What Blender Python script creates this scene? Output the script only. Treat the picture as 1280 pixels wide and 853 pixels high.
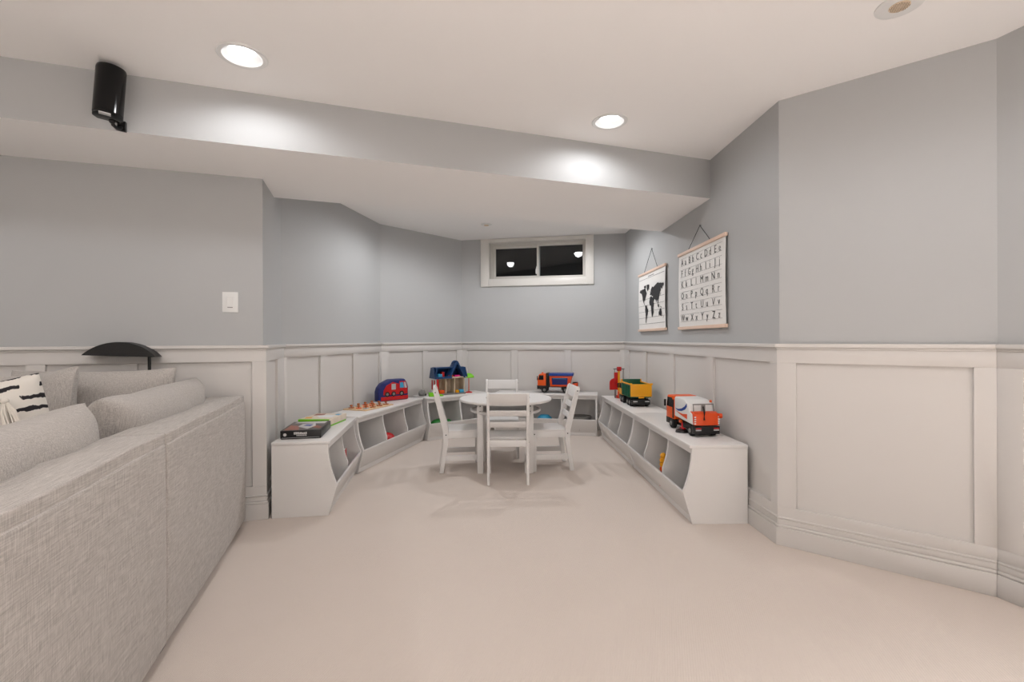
import bpy, bmesh, math, random
from mathutils import Vector, Matrix, noise
from mathutils.geometry import tessellate_polygon
random.seed(7)
SC = bpy.context.scene
COL = SC.collection
for o in list(bpy.data.objects):
    bpy.data.objects.remove(o)

# ------------------------------------------------------------------ camera, world, exposure
FPX, HZ, ROLL, CAMZ = 590.0, 425.0, 0.0040, 1.10
cam_d = bpy.data.cameras.new('camera')
cam = bpy.data.objects.new('camera', cam_d)
COL.objects.link(cam)
cam_d.sensor_width = 36
cam_d.lens = FPX * 36 / 1280
cam_d.shift_y = -(426.5 - HZ) / 1280
cam_d.clip_start = 0.02
cam.matrix_world = Matrix.Translation((0, 0, CAMZ)) @ Matrix.Rotation(math.pi / 2, 4, 'X') @ Matrix.Rotation(-ROLL, 4, 'Z')
SC.camera = cam
world = bpy.data.worlds.new('night'); SC.world = world
world.use_nodes = True
world.node_tree.nodes['Background'].inputs[0].default_value = (0.004, 0.005, 0.007, 1)
world.node_tree.nodes['Background'].inputs[1].default_value = 1.0
SC.view_settings.view_transform = 'Standard'
SC.view_settings.look = 'None'
SC.view_settings.gamma = 1
SC.view_settings.use_curve_mapping = False
SC.view_settings.exposure = 1.50
LAMP_W = 2.6             # radiance of each lamp lens
SPOT_W = 3.5            # beam of each recessed lamp, watts
REAR_FILL_W = (6.5, 130.0, 130.0)   # added unseen lamp rows; rear ones boosted for bounce fill on the ceiling
ALCOVE_W = 12.0          # dimmed lamps in the play alcove
LAMP_COL = (1.0, 1.006, 1.03)

# ------------------------------------------------------------------ helpers
def lin(c):
    c = c / 255
    return c / 12.92 if c <= 0.04045 else ((c + 0.055) / 1.055) ** 2.4
def rgb(r, g, b): return (lin(r), lin(g), lin(b), 1)

def mat(name, col, rough=0.5, var=0.0, scale=20.0, bump=0.0, bscale=200.0, metal=0.0, coat=0.0, emit=None, es=0.0, stretch=None, spec=None):
    m = bpy.data.materials.new(name); m.use_nodes = True
    nt = m.node_tree; b = nt.nodes['Principled BSDF']
    b.inputs['Base Color'].default_value = col
    b.inputs['Roughness'].default_value = rough
    b.inputs['Metallic'].default_value = metal
    if coat: b.inputs['Coat Weight'].default_value = coat
    if spec is not None: b.inputs['Specular IOR Level'].default_value = spec
    tc = nt.nodes.new('ShaderNodeTexCoord')
    src = tc.outputs['Object']
    if stretch:
        mp = nt.nodes.new('ShaderNodeMapping'); mp.inputs['Scale'].default_value = stretch
        nt.links.new(src, mp.inputs['Vector']); src = mp.outputs['Vector']
    nz = nt.nodes.new('ShaderNodeTexNoise'); nz.inputs['Scale'].default_value = scale; nz.inputs['Detail'].default_value = 4
    nt.links.new(src, nz.inputs['Vector'])
    hs = nt.nodes.new('ShaderNodeMixRGB'); hs.blend_type = 'MIX'
    k = max(var, 0.01)
    hs.inputs[1].default_value = tuple(max(0, c * (1 - k)) for c in col[:3]) + (1,)
    hs.inputs[2].default_value = tuple(min(1, c * (1 + k)) for c in col[:3]) + (1,)
    nt.links.new(nz.outputs['Fac'], hs.inputs[0]); nt.links.new(hs.outputs[0], b.inputs['Base Color'])
    if bump:
        n2 = nt.nodes.new('ShaderNodeTexNoise'); n2.inputs['Scale'].default_value = bscale; n2.inputs['Detail'].default_value = 3
        nt.links.new(src, n2.inputs['Vector'])
        bp = nt.nodes.new('ShaderNodeBump'); bp.inputs['Strength'].default_value = bump; bp.inputs['Distance'].default_value = 0.002
        nt.links.new(n2.outputs['Fac'], bp.inputs['Height']); nt.links.new(bp.outputs[0], b.inputs['Normal'])
    if emit:
        b.inputs['Emission Color'].default_value = tuple(emit) + (1,)
        b.inputs['Emission Strength'].default_value = es
    return m

def carpet_mat():
    m = mat('carpet', rgb(229, 209, 194), 0.95, spec=0.1)
    nt = m.node_tree; b = nt.nodes['Principled BSDF']
    tc = nt.nodes.new('ShaderNodeTexCoord')
    mp = nt.nodes.new('ShaderNodeMapping'); mp.inputs['Rotation'].default_value = (0, 0, math.radians(18))
    nt.links.new(tc.outputs['Object'], mp.inputs['Vector'])
    wv = nt.nodes.new('ShaderNodeTexWave'); wv.inputs['Scale'].default_value = 38; wv.inputs['Distortion'].default_value = 1.2; wv.inputs['Detail'].default_value = 2
    wv.inputs['Detail Scale'].default_value = 6
    nt.links.new(mp.outputs[0], wv.inputs['Vector'])
    nz = nt.nodes.new('ShaderNodeTexNoise'); nz.inputs['Scale'].default_value = 350; nz.inputs['Detail'].default_value = 3
    nt.links.new(mp.outputs[0], nz.inputs['Vector'])
    n3 = nt.nodes.new('ShaderNodeTexNoise'); n3.inputs['Scale'].default_value = 2.2; n3.inputs['Detail'].default_value = 3
    nt.links.new(mp.outputs[0], n3.inputs['Vector'])
    ad = nt.nodes.new('ShaderNodeMath'); ad.operation = 'MULTIPLY_ADD'; ad.inputs[1].default_value = 0.5
    nt.links.new(wv.outputs['Fac'], ad.inputs[0]); nt.links.new(nz.outputs['Fac'], ad.inputs[2])
    bp = nt.nodes.new('ShaderNodeBump'); bp.inputs['Strength'].default_value = 0.35; bp.inputs['Distance'].default_value = 0.004
    nt.links.new(ad.outputs[0], bp.inputs['Height']); nt.links.new(bp.outputs[0], b.inputs['Normal'])
    mx = nt.nodes.new('ShaderNodeMixRGB'); mx.inputs[1].default_value = rgb(216, 203, 193); mx.inputs[2].default_value = rgb(226, 215, 206)
    a2 = nt.nodes.new('ShaderNodeMath'); a2.operation = 'MULTIPLY_ADD'; a2.inputs[1].default_value = 0.6
    nt.links.new(n3.outputs['Fac'], a2.inputs[0])
    m4 = nt.nodes.new('ShaderNodeMath'); m4.operation = 'MULTIPLY'; m4.inputs[1].default_value = 0.4
    nt.links.new(nz.outputs['Fac'], m4.inputs[0]); nt.links.new(m4.outputs[0], a2.inputs[2])
    nt.links.new(a2.outputs[0], mx.inputs[0]); nt.links.new(mx.outputs[0], b.inputs['Base Color'])
    return m

def linen_mat(name, dark, light):
    m = mat(name, light, 0.92, spec=0.15)
    nt = m.node_tree; b = nt.nodes['Principled BSDF']
    b.inputs['Sheen Weight'].default_value = 0.15
    tc = nt.nodes.new('ShaderNodeTexCoord')
    outs = []
    for sc in ((220, 10, 220), (260, 260, 16)):
        mp = nt.nodes.new('ShaderNodeMapping'); mp.inputs['Scale'].default_value = sc
        nt.links.new(tc.outputs['Object'], mp.inputs['Vector'])
        nz = nt.nodes.new('ShaderNodeTexNoise'); nz.inputs['Scale'].default_value = 1.6; nz.inputs['Detail'].default_value = 4; nz.inputs['Roughness'].default_value = 0.65
        nt.links.new(mp.outputs[0], nz.inputs['Vector']); outs.append(nz)
    mm = nt.nodes.new('ShaderNodeMath'); mm.operation = 'ADD'
    nt.links.new(outs[0].outputs['Fac'], mm.inputs[0]); nt.links.new(outs[1].outputs['Fac'], mm.inputs[1])
    mr = nt.nodes.new('ShaderNodeMapRange'); mr.inputs['From Min'].default_value = 0.80; mr.inputs['From Max'].default_value = 1.20
    nt.links.new(mm.outputs[0], mr.inputs['Value'])
    mx = nt.nodes.new('ShaderNodeMixRGB'); mx.inputs[1].default_value = dark; mx.inputs[2].default_value = light
    nt.links.new(mr.outputs[0], mx.inputs[0]); nt.links.new(mx.outputs[0], b.inputs['Base Color'])
    bp = nt.nodes.new('ShaderNodeBump'); bp.inputs['Strength'].default_value = 0.25; bp.inputs['Distance'].default_value = 0.002
    nt.links.new(mm.outputs[0], bp.inputs['Height']); nt.links.new(bp.outputs[0], b.inputs['Normal'])
    return m

def stripe_mat():
    m = mat('striped_weave', rgb(225, 218, 208), 0.95, spec=0.1)
    nt = m.node_tree; b = nt.nodes['Principled BSDF']
    tc = nt.nodes.new('ShaderNodeTexCoord')
    wv = nt.nodes.new('ShaderNodeTexWave'); wv.bands_direction = 'Z'; wv.inputs['Scale'].default_value = 6.6
    wv.inputs['Distortion'].default_value = 1.5; wv.inputs['Detail'].default_value = 2; wv.inputs['Detail Scale'].default_value = 4
    nt.links.new(tc.outputs['Object'], wv.inputs['Vector'])
    mp = nt.nodes.new('ShaderNodeMapping'); mp.inputs['Scale'].default_value = (260, 90, 90)
    nt.links.new(tc.outputs['Object'], mp.inputs['Vector'])
    nz = nt.nodes.new('ShaderNodeTexNoise'); nz.inputs['Scale'].default_value = 1
    nt.links.new(mp.outputs[0], nz.inputs['Vector'])
    ad = nt.nodes.new('ShaderNodeMath'); ad.operation = 'MULTIPLY_ADD'; ad.inputs[1].default_value = 0.35
    nt.links.new(nz.outputs['Fac'], ad.inputs[0]); nt.links.new(wv.outputs['Fac'], ad.inputs[2])
    cr = nt.nodes.new('ShaderNodeValToRGB')
    cr.color_ramp.elements[0].position = 0.88; cr.color_ramp.elements[0].color = rgb(228, 222, 213)
    cr.color_ramp.elements[1].position = 0.96; cr.color_ramp.elements[1].color = rgb(48, 46, 48)
    n5 = nt.nodes.new('ShaderNodeTexNoise'); n5.inputs['Scale'].default_value = 14; n5.inputs['Detail'].default_value = 1
    nt.links.new(tc.outputs['Object'], n5.inputs['Vector'])
    r5 = nt.nodes.new('ShaderNodeMapRange'); r5.inputs['From Min'].default_value = 0.38; r5.inputs['From Max'].default_value = 0.46
    nt.links.new(n5.outputs['Fac'], r5.inputs['Value'])
    m5 = nt.nodes.new('ShaderNodeMath'); m5.operation = 'MULTIPLY'
    nt.links.new(ad.outputs[0], m5.inputs[0]); nt.links.new(r5.outputs[0], m5.inputs[1])
    nt.links.new(m5.outputs[0], cr.inputs[0]); nt.links.new(cr.outputs[0], b.inputs['Base Color'])
    return m

def glass_mat():
    m = bpy.data.materials.new('window_glass'); m.use_nodes = True
    nt = m.node_tree; nt.nodes.clear()
    out = nt.nodes.new('ShaderNodeOutputMaterial')
    mix = nt.nodes.new('ShaderNodeMixShader'); fr = nt.nodes.new('ShaderNodeFresnel'); fr.inputs[0].default_value = 1.52
    tr = nt.nodes.new('ShaderNodeBsdfTransparent'); tr.inputs[0].default_value = (0.9, 0.92, 0.93, 1)
    gl = nt.nodes.new('ShaderNodeBsdfGlossy'); gl.inputs['Roughness'].default_value = 0.01
    nt.links.new(fr.outputs[0], mix.inputs[0]); nt.links.new(tr.outputs[0], mix.inputs[1]); nt.links.new(gl.outputs[0], mix.inputs[2])
    nt.links.new(mix.outputs[0], out.inputs[0])
    return m

M = {}
M['wall'] = mat('grey_wall_paint', rgb(186, 187, 187), 0.72, 0.012, 3, 0.03, 300, spec=0.3)
M['white'] = mat('white_trim_paint', rgb(217, 213, 209), 0.45, 0.01, 3, spec=0.35)
M['ceil'] = mat('ceiling_paint', rgb(250, 248, 246), 0.9, 0.01, 3, 0.03, 400, spec=0.1)
M['carpet'] = carpet_mat()
M['furn'] = mat('white_melamine', rgb(231, 228, 225), 0.38, 0.01, 4)
M['linen'] = linen_mat('grey_beige_linen', rgb(164, 158, 152), rgb(204, 198, 192))
M['stripe'] = stripe_mat()
M['tassel'] = mat('tassel_yarn', rgb(232, 225, 214), 0.95, 0.08, 60, 0.4, 200, stretch=(6, 6, 1))
M['black'] = mat('black_plastic', rgb(14, 14, 15), 0.35)
M['gloss'] = mat('black_gloss', rgb(3, 3, 4), 0.14, spec=0.35)
M['blackmetal'] = mat('black_powder_coat', rgb(16, 15, 15), 0.42)
M['rubber'] = mat('tyre_rubber', rgb(18, 18, 19), 0.75, 0.1, 60, 0.2, 300)
M['steel'] = mat('grey_metal', rgb(150, 150, 152), 0.35, metal=0.8)
M['silver'] = mat('silver_plastic', rgb(190, 190, 190), 0.4)
M['orange'] = mat('orange_plastic', rgb(238, 92, 16), 0.35, 0.03)
M['red'] = mat('red_plastic', rgb(196, 22, 26), 0.35, 0.03)
M['redorange'] = mat('orange_red_plastic', rgb(228, 78, 22), 0.35, 0.03)
M['blue'] = mat('blue_plastic', rgb(24, 66, 150), 0.35, 0.03)
M['navy'] = mat('navy_plastic', rgb(22, 34, 104), 0.4, 0.03)
M['roofblue'] = mat('roof_blue_plastic', rgb(20, 62, 108), 0.38, 0.03)
M['green'] = mat('green_plastic', rgb(8, 96, 66), 0.35, 0.03)
M['lime'] = mat('lime_plastic', rgb(128, 212, 30), 0.4, 0.03)
M['leaf'] = mat('leaf_green_plastic', rgb(40, 130, 50), 0.45, 0.05)
M['yellow'] = mat('yellow_plastic', rgb(246, 170, 12), 0.35, 0.03)
M['magenta'] = mat('magenta_plastic', rgb(222, 30, 128), 0.4)
M['cyan'] = mat('cyan_plastic', rgb(60, 160, 200), 0.4)
M['cream'] = mat('cream_plastic', rgb(226, 206, 180), 0.45)
M['greyp'] = mat('grey_plastic', rgb(128, 126, 122), 0.5, 0.05)
M['darkglass'] = mat('toy_window', rgb(14, 14, 20), 0.12)
M['whitep'] = mat('white_plastic', rgb(232, 232, 230), 0.35)
M['wood'] = mat('pale_beech', rgb(232, 204, 184), 0.5, 0.06, 6, 0.08, 80, stretch=(3, 3, 40))
M['board'] = mat('puzzle_plywood', rgb(224, 190, 150), 0.5, 0.1, 9, stretch=(1, 12, 12))
M['peg'] = mat('varnished_peg', rgb(176, 96, 36), 0.35, 0.15, 30)
M['paper'] = mat('poster_paper', rgb(240, 238, 234), 0.7, 0.01)
M['ink'] = mat('printed_ink', rgb(38, 38, 40), 0.7, 0.05, 40)
M['inkgrey'] = mat('printed_grey_ink', rgb(120, 120, 122), 0.7)
M['cord'] = mat('dark_cord', rgb(40, 40, 42), 0.8)
M['boxblack'] = mat('puzzle_box_black', rgb(14, 14, 16), 0.35)
M['art1'] = mat('box_art_dark', rgb(70, 62, 60), 0.35, 0.35, 30)
M['art2'] = mat('box_art_rust', rgb(150, 74, 52), 0.35, 0.3, 30)
M['art3'] = mat('box_art_pale', rgb(200, 198, 196), 0.35, 0.15, 40)
M['art4'] = mat('box_art_pastel', rgb(228, 214, 196), 0.4, 0.15, 25)
M['glass'] = glass_mat()
M['vinyl'] = mat('window_vinyl', rgb(222, 219, 213), 0.4, 0.01)
M['lens'] = mat('lamp_lens', rgb(255, 250, 245), 0.5, emit=LAMP_COL, es=LAMP_W)
M['grille'] = mat('vent_grille', rgb(226, 206, 182), 0.5)
M['dark'] = mat('dark_hole', rgb(110, 92, 76), 0.8)
M['asphalt'] = mat('soil_outside', rgb(30, 28, 26), 0.9)

def nb(): return bmesh.new()
def link(name, me, parent=None):
    o = bpy.data.objects.new(name, me); COL.objects.link(o)
    if parent is not None: o.parent = parent
    return o
def obj(name, bm, m, parent=None, smooth=True, ang=38):
    bmesh.ops.recalc_face_normals(bm, faces=bm.faces[:])
    me = bpy.data.meshes.new(name); bm.to_mesh(me); bm.free()
    for mm in (m if isinstance(m, (list, tuple)) else [m]):
        me.materials.append(M[mm] if isinstance(mm, str) else mm)
    if smooth:
        me.shade_smooth(); me.set_sharp_from_angle(angle=math.radians(ang))
    return link(name, me, parent)
def tag(o, label, cat, group=None):
    o['label'] = label; o['category'] = cat
    if group: o['group'] = group
    return o
def thing(name, label, cat, loc=(0, 0, 0), rz=0, group=None):
    o = bpy.data.objects.new(name, None); COL.objects.link(o)
    o.empty_display_size = 0.1
    o.location = loc; o.rotation_euler = (0, 0, rz)
    return tag(o, label, cat, group)
def struct(o): o['kind'] = 'structure'; return o
def dup(root, loc, rz, label=None):
    r = root.copy(); COL.objects.link(r); r.location = loc; r.rotation_euler = (0, 0, rz)
    if label: r['label'] = label
    for ch in list(root.children):
        c = ch.copy(); COL.objects.link(c); c.parent = r
        for g in list(ch.children):
            d = g.copy(); COL.objects.link(d); d.parent = c
    return r

def join(bm, other):
    me = bpy.data.meshes.new('tmp'); other.to_mesh(me); other.free(); bm.from_mesh(me); bpy.data.meshes.remove(me)
    return bm
def bevel(bm, w, seg=2):
    if w > 0:
        bmesh.ops.bevel(bm, geom=bm.edges[:], offset=w, segments=seg, affect='EDGES', profile=0.5, clamp_overlap=True)
    return bm
def B(x0, x1, y0, y1, z0, z1, bev=0.0, seg=2):
    bm = nb()
    v = [bm.verts.new(p) for p in ((x0, y0, z0), (x1, y0, z0), (x1, y1, z0), (x0, y1, z0), (x0, y0, z1), (x1, y0, z1), (x1, y1, z1), (x0, y1, z1))]
    for f in ((3, 2, 1, 0), (4, 5, 6, 7), (0, 1, 5, 4), (1, 2, 6, 5), (2, 3, 7, 6), (3, 0, 4, 7)): bm.faces.new([v[i] for i in f])
    return bevel(bm, bev, seg)
def prism(poly, d0, d1, axis='y', bev=0.0, seg=1):
    """poly: 2D points; axis: extrusion axis. x:(y,z)  y:(x,z)  z:(x,y)"""
    bm = nb()
    f = {'x': lambda a, b, d: (d, a, b), 'y': lambda a, b, d: (a, d, b), 'z': lambda a, b, d: (a, b, d)}[axis]
    lo = [bm.verts.new(f(a, b, d0)) for a, b in poly]; hi = [bm.verts.new(f(a, b, d1)) for a, b in poly]
    n = len(poly)
    bm.faces.new(lo); bm.faces.new(hi[::-1])
    for i in range(n): bm.faces.new((lo[i], lo[(i + 1) % n], hi[(i + 1) % n], hi[i]))
    bmesh.ops.recalc_face_normals(bm, faces=bm.faces[:])
    return bevel(bm, bev, seg)
def lathe(prof, seg=32, cen=(0, 0, 0), axis='z', close=False):
    """prof: (r, h) list"""
    bm = nb(); rings = []
    for r, h in prof:
        if r < 1e-6: rings.append([bm.verts.new((0, 0, h))])
        else: rings.append([bm.verts.new((r * math.cos(2 * math.pi * k / seg), r * math.sin(2 * math.pi * k / seg), h)) for k in range(seg)])
    pairs = list(zip(rings, rings[1:])) + ([(rings[-1], rings[0])] if close else [])
    for a, b in pairs:
        for k in range(seg):
            k2 = (k + 1) % seg
            if len(a) == 1 and len(b) == 1: continue
            if len(a) == 1: bm.faces.new((a[0], b[k], b[k2]))
            elif len(b) == 1: bm.faces.new((a[k], a[k2], b[0]))
            else: bm.faces.new((a[k], a[k2], b[k2], b[k]))
    R = {'z': Matrix(), 'x': Matrix.Rotation(math.pi / 2, 4, 'Y'), 'y': Matrix.Rotation(-math.pi / 2, 4, 'X')}[axis]
    bmesh.ops.transform(bm, matrix=Matrix.Translation(cen) @ R, verts=bm.verts[:])
    return bm
def cyl(r, h, cen=(0, 0, 0), axis='z', seg=24, bev=0.0):
    p = [(0, -h / 2), (r - bev, -h / 2), (r, -h / 2 + bev), (r, h / 2 - bev), (r - bev, h / 2), (0, h / 2)] if bev else [(0, -h / 2), (r, -h / 2), (r, h / 2), (0, h / 2)]
    return lathe(p, seg, cen, axis)
def tube(pts, r, seg=8):
    bm = nb(); pts = [Vector(p) for p in pts]; rings = []
    for i, p in enumerate(pts):
        t = (pts[min(i + 1, len(pts) - 1)] - pts[max(i - 1, 0)]).normalized()
        a = t.cross(Vector((0, 0, 1)))
        if a.length < 1e-3: a = t.cross(Vector((1, 0, 0)))
        a.normalize(); b = t.cross(a)
        rings.append([bm.verts.new(p + r * (a * math.cos(2 * math.pi * k / seg) + b * math.sin(2 * math.pi * k / seg))) for k in range(seg)])
    for a, b in zip(rings, rings[1:]):
        for k in range(seg): bm.faces.new((a[k], a[(k + 1) % seg], b[(k + 1) % seg], b[k]))
    bm.faces.new(rings[0][::-1]); bm.faces.new(rings[-1])
    return bm
def xf(bm, mtx): bmesh.ops.transform(bm, matrix=mtx, verts=bm.verts[:]); return bm
def sphere(r, cen=(0, 0, 0), sc=(1, 1, 1), u=20, v=12):
    bm = nb(); bmesh.ops.create_uvsphere(bm, u_segments=u, v_segments=v, radius=r)
    return xf(bm, Matrix.Translation(cen) @ Matrix.Diagonal((*sc, 1)))
def pillow(w, h, t, n=22, seed=0, wr=0.012, sq=2.6):
    """soft pillow in the local x (width) / z (height) plane, thickness along y, resting on z=0"""
    bm = nb(); grid = {}
    for s in (-1, 1):
        for i in range(n + 1):
            for j in range(n + 1):
                a = -1 + 2 * i / n; b = -1 + 2 * j / n
                a2 = math.sin(a * math.pi / 2); b2 = math.sin(b * math.pi / 2)
                edge = i in (0, n) or j in (0, n)
                if edge and s == 1: grid[s, i, j] = grid[-1, i, j]; continue
                th = ((1 - abs(a2) ** sq) * (1 - abs(b2) ** sq)) ** 0.5
                x = a2 * w / 2 * (1 - 0.05 * (1 - b2 * b2)) ; z = b2 * h / 2 * (1 - 0.05 * (1 - a2 * a2))
                q = Vector((x * 5 + seed * 7.1, z * 5, s * 2.0 + seed))
                d = noise.noise(q) * wr * 1.6 + noise.noise(q * 2.7) * wr * 0.8
                y = s * (th * t / 2 + d * th)
                grid[s, i, j] = bm.verts.new((x + noise.noise(q * 0.7) * wr, y, z + h / 2 + noise.noise(q * 0.8 + Vector((9, 0, 0))) * wr))
    for s in (-1, 1):
        for i in range(n):
            for j in range(n):
                vs = [grid[s, i, j], grid[s, i + 1, j], grid[s, i + 1, j + 1], grid[s, i, j + 1]]
                if len(set(vs)) == 4:
                    try: bm.faces.new(vs if s == -1 else vs[::-1])
                    except ValueError: pass
    return bm

# ------------------------------------------------------------------ photo pixel -> point on a known plane
def ray(px, py):
    dx, dy = px - 640.0, py - HZ
    return Vector(((dx - ROLL * dy) / FPX, 1.0, -(dy + ROLL * dx) / FPX))
def on_z(px, py, z):
    r = ray(px, py); t = (z - CAMZ) / r.z
    return Vector((r.x * t, t, z))

# ------------------------------------------------------------------ room plan (metres, camera above the origin)
HC, HS = 2.38, 2.105
U = Vector((math.cos(math.radians(18)), math.sin(math.radians(18))))      # along the bulkhead
V = Vector((-U.y, U.x))
L1 = Vector((-1.545, 2.93)); L0 = L1 - U * 4.2
R1 = Vector((-1.75, 3.58)); A = Vector((-1.45, 5.19)); Bq = Vector((-0.645, 6.07)); C = Vector((1.372, 5.69))
D = Vector((1.439, 2.538)); E = Vector((2.077, 2.018)); F = E - V * 4.5
H = Vector((0, 0)) + U * L0.dot(U) + V * F.dot(V)
PL = [L0, L1, R1, A, Bq, C, D, E, F, H]
WN = ['left', 'return', 'alcove_left', 'alcove_diagonal', 'back', 'right', 'right_diagonal', 'right_near', 'rear', 'far_left']
NP = len(PL)
def seg_n(i):
    d = (PL[(i + 1) % NP] - PL[i]).normalized(); return Vector((d.y, -d.x))
def off(i, d):
    """corner i moved d metres into the room, mitred"""
    i %= NP
    n0, n1 = seg_n(i - 1), seg_n(i); b = (n0 + n1).normalized()
    return PL[i] + b * (d / b.dot(n1))
def quad_prism(a, b, c, d, z0, z1, bev=0):
    return prism([a[:2], b[:2], c[:2], d[:2]], z0, z1, 'z', bev)
def run(i, d0, d1, z0, z1, bev=0):
    return quad_prism(off(i, d0), off(i + 1, d0), off(i + 1, d1), off(i, d1), z0, z1, bev)
def wall_hit(i, px, py, d=0.0):
    """(u along wall i, z) where the pixel's ray meets the wall plane moved d into the room"""
    r = ray(px, py); n = seg_n(i); p0 = PL[i] + n * d
    t = n.dot(p0) / n.dot(Vector((r.x, r.y)))
    P = Vector((r.x, r.y)) * t
    return (P - p0).dot((PL[(i + 1) % NP] - PL[i]).normalized()), CAMZ + r.z * t
def wall_frame(i, u, d, z=0):
    e = (PL[(i + 1) % NP] - PL[i]).normalized(); p = PL[i] + e * u + seg_n(i) * d
    return Vector((p.x, p.y, z)), math.atan2(e.y, e.x)       # local x along the wall, local -y into the room

CAPZ = 1.073; RAILZ = 0.972; BOTZ = 0.205
PANELS = {   # panel edges read off the photograph, left to right, at wainscot height
    0: [(56, 149.5), (171.5, 315)], 1: [(336.5, 347.5)], 2: [(360, 401), (409, 442), (448, 474.5)],
    3: [(487, 528.8), (535, 571)], 4: [(584, 639), (647, 706), (714, 774.7)],
    5: [(785.5, 803.8), (807.3, 836.5), (841.5, 883), (891, 962.5)], 6: [(995, 1217)]}
for i in range(NP):
    Lg = (PL[(i + 1) % NP] - PL[i]).length
    if i == 4:      # opening for the basement window
        hole = [wall_hit(4, 610.5, 303.0), wall_hit(4, 733, 300.5), wall_hit(4, 733, 347.0)]
        hu0, hu1, hz0, hz1 = hole[0][0], hole[1][0], hole[2][1], hole[0][1]
        e = (PL[5] - PL[4]).normalized(); n = seg_n(4)
        bm = nb()
        def q(u): p = PL[4] + e * u; return p, p - n * 0.22
        o0, o1 = off(4, -0.22), off(5, -0.22)
        p0, r0 = q(hu0); p1, r1 = q(hu1)
        join(bm, quad_prism(PL[4], p0, r0, o0, 0, HC)); join(bm, quad_prism(p1, PL[5], o1, r1, 0, HC))
        join(bm, quad_prism(p0, p1, r1, r0, 0, hz0)); join(bm, quad_prism(p0, p1, r1, r0, hz1, HC))
        w = struct(obj('wall_back', bm, 'wall', smooth=False))
    else:
        w = struct(obj('wall_' + WN[i], run(i, 0, -0.14, 0, HC), 'wall', smooth=False))
    obj('chair_rail', run(i, 0, 0.036, CAPZ - 0.020, CAPZ, 0.003), 'white', w)
    obj('rail_moulding', run(i, 0, 0.025, CAPZ - 0.031, CAPZ - 0.0195, 0.002), 'white', w)
    obj('top_rail', run(i, 0, 0.020, RAILZ, CAPZ - 0.031, 0.0015), 'white', w)
    obj('bottom_rail', run(i, 0, 0.020, 0.150, BOTZ, 0.0015), 'white', w)
    if i in PANELS:
        pans = [(wall_hit(i, a, 470, 0.020)[0], wall_hit(i, b, 470, 0.020)[0]) for a, b in PANELS[i]]
    else:
        k = max(1, round(Lg / 0.75)); st = (Lg - 0.09) / k
        pans = [(0.09 + st * j, st * (j + 1)) for j in range(k)]
    if i == 0:
        w0 = pans[0][1] - pans[0][0]
        ew = pans[1][0] - pans[0][1]
        u1 = pans[0][0] - ew
        while u1 > 0.3:
            pans.insert(0, (max(0.1, u1 - w0), u1)); u1 = pans[0][0] - ew
    e = (PL[(i + 1) % NP] - PL[i]).normalized(); n = seg_n(i)
    def at(u, d): return PL[i] + e * u + n * d
    edges = [None] + [x for p in pans for x in p] + [None]
    for j in range(0, len(edges), 2):
        a, b = edges[j], edges[j + 1]
        qa = (PL[i], off(i, 0.020)) if a is None else (at(a, 0), at(a, 0.020))
        qb = (PL[(i + 1) % NP], off(i + 1, 0.020)) if b is None else (at(b, 0), at(b, 0.020))
        obj('stile', quad_prism(qa[0], qb[0], qb[1], qa[1], BOTZ, RAILZ, 0.0012), 'white', w)
    for a, b in pans:
        obj('wainscot_panel', quad_prism(at(a, 0), at(b, 0), at(b, 0.003), at(a, 0.003), BOTZ, RAILZ), 'white', w)
    bb = struct(obj('baseboard_' + WN[i], run(i, 0, 0.031, 0, 0.096, 0.002), 'white'))
    obj('base_bead', run(i, 0, 0.028, 0.096, 0.112, 0.004), 'white', bb)
    obj('base_cove', run(i, 0, 0.023, 0.112, 0.140, 0.003), 'white', bb)
    obj('base_cap', run(i, 0, 0.027, 0.140, 0.152, 0.004), 'white', bb)

poly = [off(i, -0.14) for i in range(NP)]
struct(obj('floor', prism([tuple(p) for p in poly], -0.1, 0, 'z'), 'carpet', smooth=False))

# ceiling with round openings for the recessed lamps
LAMPS = [on_z(303, 70, HC), on_z(762, 152, HC)]
step = Vector((LAMPS[1].x - LAMPS[0].x, LAMPS[1].y - LAMPS[0].y))
perp = Vector((step.y, -step.x)).normalized()
base = Vector((LAMPS[0].x, LAMPS[0].y))
SPOTS = [base, base + step, Vector((-0.65, 4.50)), Vector((0.60, 4.92))]
for k, r in ((-1, 0), (0, 1), (1, 1), (-1, 1), (0, 2), (1, 2), (-1, 2), (0, 3), (1, 3), (-1, 3)):
    SPOTS.append(base + step * k + perp * 1.7 * r)
RH = 0.083
bm = nb()
outer = [Vector((p.x, p.y, 0)) for p in poly]
holes = [[Vector((s.x + RH * math.cos(-2 * math.pi * k / 32), s.y + RH * math.sin(-2 * math.pi * k / 32), 0)) for k in range(32)] for s in SPOTS]
loops = [outer] + holes
flat = [v for l in loops for v in l]
tris = tessellate_polygon(loops)
vv = [bm.verts.new((v.x, v.y, HC)) for v in flat]
for t in tris:
    try: bm.faces.new([vv[i] for i in t])
    except ValueError: pass
for f in bm.faces:
    f.normal_update()
    if f.normal.z > 0: f.normal_flip()
me = bpy.data.meshes.new('ceiling'); bm.to_mesh(me); bm.free(); me.materials.append(M['ceil'])
ceiling = struct(link('ceiling', me))
obj('roof_slab', prism([tuple(p) for p in poly], HC + 0.14, HC + 0.2, 'z'), 'ceil', ceiling, smooth=False)

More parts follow.
